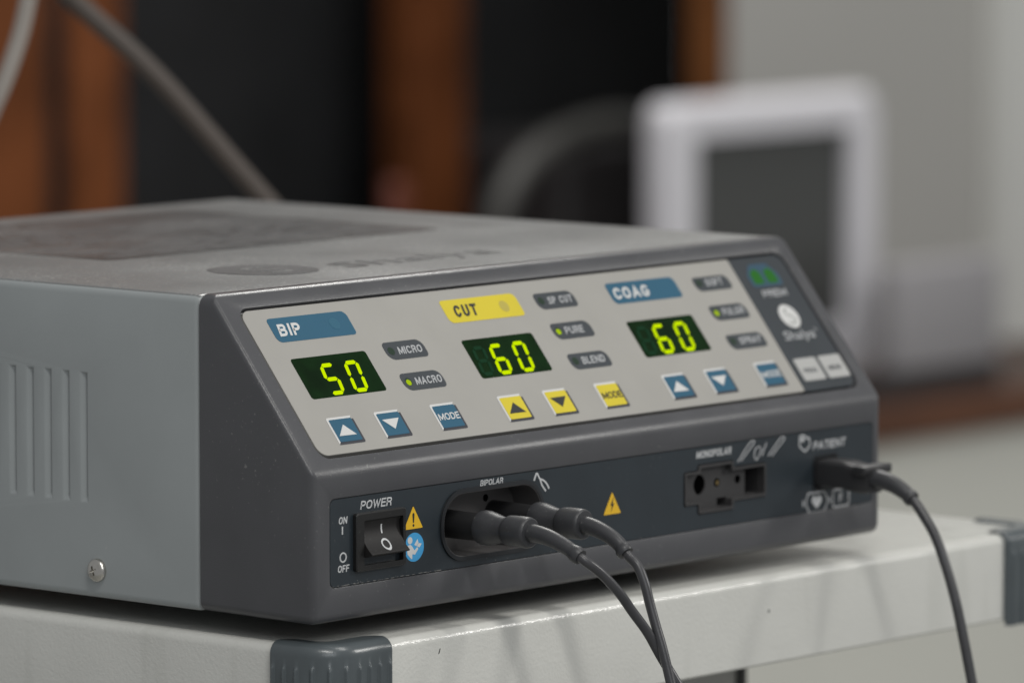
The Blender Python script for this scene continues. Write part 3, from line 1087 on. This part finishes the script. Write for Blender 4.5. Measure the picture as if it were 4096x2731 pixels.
# electrode pencil mark
bm = bmesh.new()
for i, pth in enumerate(([(218.1, 32.9), (221.6, 36.2), (224.9, 39.0), (226.5, 39.6), (227.3, 38.8), (223.8, 36.0), (220.0, 33.1)],
                         [(230.6, 37.2), (228.2, 36.7), (227.3, 34.3), (228.4, 32.8), (229.9, 33.9), (231.5, 36.8)],
                         [(231.6, 33.8), (232.8, 36.0), (234.2, 38.2)],
                         [(235.2, 33.4), (238.6, 36.4), (241.8, 38.9), (243.6, 39.4), (244.2, 38.5), (240.8, 36.0), (237.2, 33.3)])):
    ribbon(bm, FRONT, [(p.x, p.y) for p in catmull([(a, b, 0) for a, b in pth], 4)], 0.32, hp, hp + 0.08 + 0.012 * i)
mk("pencil_mark", bm, GP, esu, sm=0)
# patient plate mark
stroke("plate_mark", FRONT, [('c', [(p.x, p.y) for p in rpoly([(256.0, 33.0), (258.9, 35.0), (258.4, 38.2), (256.6, 37.4), (255.9, 38.9), (252.8, 38.9), (252.9, 35.2)], 1.0, 4)])], 0.5, GP, esu, hp, hp + 0.09)
plate("plate_dot", FRONT, circ(254.6, 37.4, 0.9, 16), hp, hp + 0.07, GP, esu)
# defibrillation proof mark and the boxed F
bm = bmesh.new()
ribbon(bm, FRONT, [(p.x, p.y) for p in rpoly([(257.8, 18.0), (267.2, 18.0), (269.4, 14.6), (267.2, 11.1), (258.6, 11.1), (256.6, 14.6)], 0.6, 3)], 0.45, hp, hp + 0.08, True)
ribbon(bm, FRONT, [(255.2, 13.6), (255.2, 15.8)], 0.6, hp, hp + 0.08)
ribbon(bm, FRONT, [(270.5, 13.6), (270.5, 15.8)], 0.6, hp, hp + 0.08)
prism(bm, FRONT, [(p.x, p.y) for p in catmull([(262.9, 12.4, 0), (265.6, 14.8, 0), (265.2, 16.6, 0), (263.7, 16.7, 0), (262.9, 15.9, 0), (262.1, 16.7, 0), (260.6, 16.6, 0), (260.2, 14.8, 0), (262.9, 12.4, 0)], 4)][:-1], hp, hp + 0.08)
mk("heart_mark", bm, GP, esu, sm=0)
stroke("boxed_mark", FRONT, [('c', [(p.x, p.y) for p in rpoly(rect(272.3, 11.8, 281.4, 17.9), 0.9, 4)])], 0.5, GP, esu, hp, hp + 0.08)
text("F", FRONT, 275.8, 13.3, 1.9, 3.1, GP, esu, 0.0, 0.165, (0, hp + 0.08))


def tri_sign(name, pts, edge):
    c = (sum(p[0] for p in pts) / 3, sum(p[1] for p in pts) / 3)
    o = plate(name, FRONT, rpoly([(c[0] + (x - c[0]) * edge, c[1] + (y - c[1]) * edge) for x, y in pts], 0.4, 3), hp, hp + 0.06, M['black'], esu, sm=0)
    plate("sign_face", FRONT, rpoly(pts, 0.25, 3), hp + 0.03, hp + 0.12, M['sign_yellow'], o, sm=0)
    return o


t1 = tri_sign("warning_sign", [(43.9, 26.7), (53.2, 26.7), (48.5, 34.2)], 1.09)
bm = bmesh.new()
prism(bm, FRONT, [(48.3, 28.7), (48.8, 28.7), (49.05, 31.4), (48.8, 31.9), (48.3, 31.9), (48.05, 31.4)], hp + 0.1, hp + 0.18)
prism(bm, FRONT, circ(48.55, 27.85, 0.45, 14), hp + 0.1, hp + 0.18)
mk("symbol", bm, M['black'], t1, sm=0)
t2 = tri_sign("voltage_sign", [(145.4, 21.5), (154.6, 21.5), (149.9, 29.0)], 1.05)
plate("symbol", FRONT, [(150.6, 27.2), (148.9, 24.4), (149.8, 24.6), (149.3, 22.2), (151.0, 25.2), (150.1, 25.0)], hp + 0.1, hp + 0.18, M['black'], t2, sm=0)
# round blue "read the manual" sign
ms = plate("manual_sign", FRONT, circ(48.95, 20.65, 4.75, 48), hp, hp + 0.07, M['sky_blue'], esu)
bm = bmesh.new()
prism(bm, FRONT, circ(46.9, 23.0, 1.15, 22), hp + 0.04, hp + 0.13)
prism(bm, FRONT, rpoly([(45.6, 18.6), (47.9, 16.5), (48.0, 18.6), (49.2, 18.1), (51.0, 20.0), (50.4, 20.6), (49.1, 19.5), (48.0, 20.9), (47.2, 21.6), (45.9, 21.4), (45.3, 20.6)], 0.3, 3), hp + 0.04, hp + 0.13)
prism(bm, FRONT, [(49.0, 21.4), (50.6, 23.2), (51.0, 21.9), (49.9, 20.9)], hp + 0.04, hp + 0.13)
prism(bm, FRONT, [(50.2, 20.9), (51.2, 21.8), (52.6, 21.5), (51.5, 20.3)], hp + 0.04, hp + 0.13)
mk("reader_symbol", bm, M['white'], ms, sm=0)

# power switch
bm = bmesh.new()
prism(bm, FRONT, rpoly(rect(19.3, 15.6, 43.4, 34.5), 0.8, 4), hp - 0.1, 1.6, 0.35)
sw = mk("power_switch", bm, M['black_plastic'], esu)
bm = bmesh.new()
prism(bm, FRONT, rpoly(rect(22.9, 17.5, 41.8, 32.0), 0.4, 3), -3.0, 4)
# leave a floor in the well
cut(sw, bm)
bm = bmesh.new()
pr = [(31.7, 0.7), (30.4, 0.25), (28.6, 0.1), (26.6, 0.55), (24.6, 1.5), (22.8, 2.9), (21.6, 4.2), (21.2, 4.7), (20.8, 4.6), (20.4, 3.4), (19.2, -1.5), (18.5, -4.5), (31.7, -4.5)]
pr = [(p.x, p.y) for p in catmull([(a, b, 0) for a, b in pr[:7]], 4)] + [(p.x, p.y) for p in rpoly(pr[6:], 0.3, 3)][5:]
Aa = [bm.verts.new(FRONT(23.2, z, o_)) for z, o_ in pr]
Bb = [bm.verts.new(FRONT(41.5, z, o_)) for z, o_ in pr]
bm.faces.new(Aa)
bm.faces.new(Bb)
for i in range(len(pr)):
    bm.faces.new((Aa[i], Aa[(i + 1) % len(pr)], Bb[(i + 1) % len(pr)], Bb[i]))
rk = mk("rocker", bm, M['rocker'], sw)
plate("well_floor", FRONT, rect(22.6, 17.2, 42.1, 32.3), -4.6, -2.9, M['hole'], sw)


def rock_h(z):
    for (z1, h1), (z2, h2) in zip(pr[:-1], pr[1:]):
        if z2 <= z <= z1:
            return h1 + (h2 - h1) * (z1 - z) / max(z1 - z2, 1e-6)
    return 0.5


bm = bmesh.new()


def rock_stroke(path, w, closed):
    P = [Vector(p) for p in path]
    n_ = len(P)
    rg = []
    for i in range(n_):
        if closed:
            t = (P[(i + 1) % n_] - P[i - 1]).normalized()
        else:
            t = (P[min(i + 1, n_ - 1)] - P[max(i - 1, 0)]).normalized()
        nn = Vector((-t.y, t.x)) * w / 2
        rg.append([bm.verts.new(FRONT(q.x, q.y, rock_h(q.y) + 0.07)) for q in (P[i] + nn, P[i] - nn)])
    for i in range(n_ if closed else n_ - 1):
        a, c = rg[i], rg[(i + 1) % n_]
        bm.faces.new((a[0], a[1], c[1], c[0]))


rock_stroke([(32.6, 30.0 - 0.3 * k) for k in range(11)], 0.65, False)
rock_stroke([(p.x, p.y) for p in circ(32.7, 23.6, 1.75, 30, 1.5)], 0.6, True)
mk("switch_marks", bm, GP, sw, sm=0)

# bipolar socket
HOLE = (97.7, 31.2)
bm = bmesh.new()
prism(bm, FRONT, rpoly(rect(62.0, 14.1, 113.6, 37.2), 10.7, 14), -14.9, 0.35, 0.3)
cup = mk("bipolar_socket", bm, M['cup'], esu)
bm = bmesh.new()
prism(bm, FRONT, rpoly(rect(63.3, 15.3, 112.3, 36.0), 9.6, 14), -11.5, 4)
cut(cup, bm)
rim = bmesh.new()
ribbon(rim, FRONT, [(p.x, p.y) for p in rpoly(rect(62.3, 14.4, 113.3, 36.9), 10.5, 14)], 1.3, 0.1, 0.6, True)
mk("socket_rim", rim, M['socket_dark'], cup)
bm = bmesh.new()
prism(bm, FRONT, circ(HOLE[0], HOLE[1], 1.25, 20), -11.6, -11.40)
mk("pin_hole", bm, M['hole'], cup)

# monopolar socket
bm = bmesh.new()
MI = rpoly([(188.8, 20.3), (196.3, 20.3), (196.3, 16.9), (215.5, 16.9), (215.5, 19.7), (233.7, 19.7), (233.7, 31.3), (215.5, 31.3), (215.5, 33.7), (196.3, 33.7), (196.3, 31.7), (188.8, 31.7)], 0.8, 4)
prism(bm, FRONT, MI, -8.9, 0.3)
mc = mk("monopolar_socket", bm, M['socket'], esu)
bm = bmesh.new()
prism(bm, FRONT, rpoly([(197.3, 17.9), (214.5, 17.9), (214.5, 20.7), (232.7, 20.7), (232.7, 30.3), (214.5, 30.3), (214.5, 32.7), (197.3, 32.7)], 0.6, 3), -2.2, 3)
prism(bm, FRONT, rpoly(rect(189.6, 21.1, 198.0, 30.9), 0.5, 3), -1.7, 3)
cut(mc, bm)
bm = bmesh.new()
prism(bm, FRONT, rect(224.6, 21.0, 232.4, 30.0), -8.5, 3)
prism(bm, FRONT, rect(209.2, 18.2, 214.2, 21.0), -8.5, 3)
prism(bm, FRONT, circ(199.2, 26.6, 3.5, 28), -8.7, 3)
cut(mc, bm)
bm = bmesh.new()
prism(bm, FRONT, circ(199.2, 26.6, 3.45, 28), -8.75, -2.8)  # black plug; the dark of the hole is put into its colour
mk("jack_hole", bm, M['hole'], mc)
bm = bmesh.new()
prism(bm, FRONT, circ(209.1, 26.5, 1.5, 20), -2.3, -2.12)
mk("pin_hole", bm, M['hole'], mc)
bm = bmesh.new()
prism(bm, FRONT, circ(209.2, 26.4, 0.85, 16), -2.2, -2.0)
mk("brass_pin", bm, M['brass'], mc)
bm = bmesh.new()
prism(bm, FRONT, circ(220.6, 26.6, 1.5, 20), -2.3, -2.12)
mk("pin_hole", bm, M['hole'], mc)

# dust caught along the lower edge of the connector panel and small chips on the bezel
bm = bmesh.new()
xx = 9.5
while xx < 62:
    ln = random.uniform(0.3, 2.6)
    w_ = random.uniform(0.06, 0.16)
    zz = 11.62 + random.uniform(0.0, 0.18)
    prism(bm, FRONT, rect(xx, zz, xx + ln, zz + w_), hp, hp + 0.05)
    xx += ln + random.uniform(0.1, 2.0)
for _ in range(26):
    a_, b_, r_ = random.uniform(9, 200), 11.8 + abs(random.gauss(0, 0.5)), random.uniform(0.06, 0.14)
    prism(bm, FRONT, circ(a_, b_, r_, 6), hp, hp + 0.05)
mk("dust_line", bm, M['dust'], conn, sm=0)
# patient plate socket
bm = bmesh.new()
prism(bm, FRONT, rpoly(rect(260.7, 18.6, 275.3, 30.8), 1.9, 4), -5.9, 0.1)
pc = mk("patient_socket", bm, M['socket_dark'], esu)
bm = bmesh.new()
prism(bm, FRONT, rpoly(rect(261.4, 19.3, 274.6, 30.1), 1.5, 4), -5.0, 3)
cut(pc, bm)

# feet
for x, y in ((0.065, 0.085), (0.245, 0.075), (0.035, 0.285), (0.265, 0.285)):
    bm = bmesh.new()
    lathe(bm, (x, y, TZ + 0.0001), (0, 0, 1), [(0, 8.0), (0.6, 8.6), (6.0, 9.2), (7.2, 9.2)], 28)
    mk("foot", bm, M['foot'], esu)

# ------------------------------------------------------------------ cables plugged into the front
LG = "bipolar leads plugged into the oval socket"


def bipolar_lead(label, x, boot_pts, cable_pts):
    z0 = 0.0253
    t = thing("bipolar_lead", label, "cable", (x, 0.0, z0), LG)
    bm = bmesh.new()
    lathe(bm, (x, 0.0116, z0), (0, -1, -0.006), [(0, 4.6), (0.3, 4.75), (14.0, 4.6), (19.0, 4.5)], 32)
    mk("barrel", bm, M['barrel'], t)
    bm = bmesh.new()
    pr_ = [(0, 4.2), (0.02, 5.1), (0.4, 5.55), (1.4, 5.75), (3.4, 5.7), (5.0, 5.4), (6.5, 5.0), (8.0, 4.6), (9.6, 4.3), (11.0, 4.2), (11.2, 4.35), (11.5, 4.75), (12.2, 5.0),
           (14.0, 5.15), (17.0, 5.2), (20.0, 5.15), (20.8, 4.95), (21.2, 4.55), (21.25, 2.5)]
    sm_ = []
    for a, b in zip(pr_[:-1], pr_[1:]):
        sm_ += [a]
    sm_.append(pr_[-1])
    lathe(bm, (x, -0.0072, z0), (0, -1, -0.006), sm_, 36)
    mk("grip", bm, M['plug'], t)
    bm = bmesh.new()
    P = catmull(boot_pts, 8)
    k = len(P)
    rad = []
    for i in range(k):
        s = i / (k - 1)
        r = 0.0031 - 0.0008 * s
        if s > 0.90:
            r = 0.0029 if s < 0.985 else 0.0026
        elif s > 0.86:
            r += (0.0029 - r) * (s - 0.86) / 0.04
        rad.append(r)
    sweep(bm, P, rad, 24)
    mk("strain_relief", bm, M['plug'], t)
    bm = bmesh.new()
    sweep(bm, catmull(cable_pts, 8), 0.00165, 18)
    mk("cord", bm, M['cable'], t)
    return t


bipolar_lead("charcoal bipolar lead whose cord passes behind the other one, beside the power switch", 0.0741,
             [(.0741, -.0265, .0252), (.0741, -.0320, .0250), (.0741, -.0375, .0240), (.0743, -.0435, .0218), (.0746, -.0492, .0190)],
             [(.0742, -.0470, .0201), (.0750, -.0510, .0178), (.0800, -.0533, .0136), (.0870, -.0550, .0068), (.0925, -.0562, .0000), (.0980, -.0580, -.0072), (.1022, -.0598, -.0148),
              (.1050, -.0640, -.0232), (.1078, -.067, -.030), (.113, -.071, -.046), (.118, -.073, -.07), (.12, -.074, -.12)])
bipolar_lead("charcoal bipolar lead whose cord passes in front, beside the small lightning sign", 0.1015,
             [(.1015, -.0265, .0252), (.1015, -.0320, .0246), (.1015, -.0375, .0230), (.1015, -.0425, .0205), (.1015, -.0462, .0172)],
             [(.1015, -.0450, .0184), (.1015, -.0480, .0158), (.1015, -.0512, .0132), (.1015, -.0541, .0077), (.1015, -.0563, .0012), (.1015, -.0589, -.0059), (.1015, -.0615, -.0126),
              (.1015, -.0646, -.0221), (.1015, -.067, -.0300), (.1015, -.070, -.046), (.1015, -.073, -.07), (.1015, -.076, -.12)])

pl = thing("patient_plate_lead", "grey patient plate cable with flat black plug curving down over the cart edge", "cable", (0.268, 0, 0.0245))
bm = bmesh.new()
sec = []
for y, x0, x1, z0, z1 in ((0.0045, .2622, .2740, .0198, .0296), (-0.004, .2622, .2740, .0198, .0297), (-0.0105, .2624, .2738, .0200, .0296), (-0.0145, .2626, .2736, .0192, .0288),
                          (-0.0190, .2628, .2734, .0188, .0276), (-0.0218, .2636, .2726, .0192, .0270)):
    o_ = rpoly(rect(x0, z0, x1, z1), 0.0018, 4)
    sec.append([bm.verts.new((p.x, y, p.y)) for p in o_])
for a, b in zip(sec[:-1], sec[1:]):
    for i in range(len(a)):
        bm.faces.new((a[i], a[(i + 1) % len(a)], b[(i + 1) % len(a)], b[i]))
bm.faces.new(sec[0])
bm.faces.new(sec[-1])
mk("plug_body", bm, M['plug_black'], pl)
bx("plug_flange", 0.2612, -0.0222, 0.0256, 0.2775, -0.0165, 0.0288, M['plug_black'], pl, 0.0008)
bm = bmesh.new()
P = catmull([(.2685, -.0200, .0238), (.2685, -.0240, .0238), (.2685, -.0290, .0227), (.2685, -.0340, .0205), (.2685, -.0378, .0180)], 8)
k = len(P)
sweep(bm, P, [0.0036 - 0.0012 * i / (k - 1) + (0.0004 if i > k - 5 else 0) for i in range(k)], 22)
mk("strain_relief", bm, M['plug'], pl)
bm = bmesh.new()
sweep(bm, catmull([(.2685, -.0360, .0194), (.2685, -.0385, .0174), (.2685, -.0415, .0142), (.2685, -.0475, .0064), (.2685, -.0523, -.0038), (.2685, -.0563, -.0146), (.2685, -.0599, -.0273),
                   (.2685, -.0640, -.0436), (.2685, -.0657, -.0510), (.2685, -.068, -.07), (.2685, -.07, -.12)], 8), 0.0018, 18)
mk("cord", bm, M['cable'], pl)
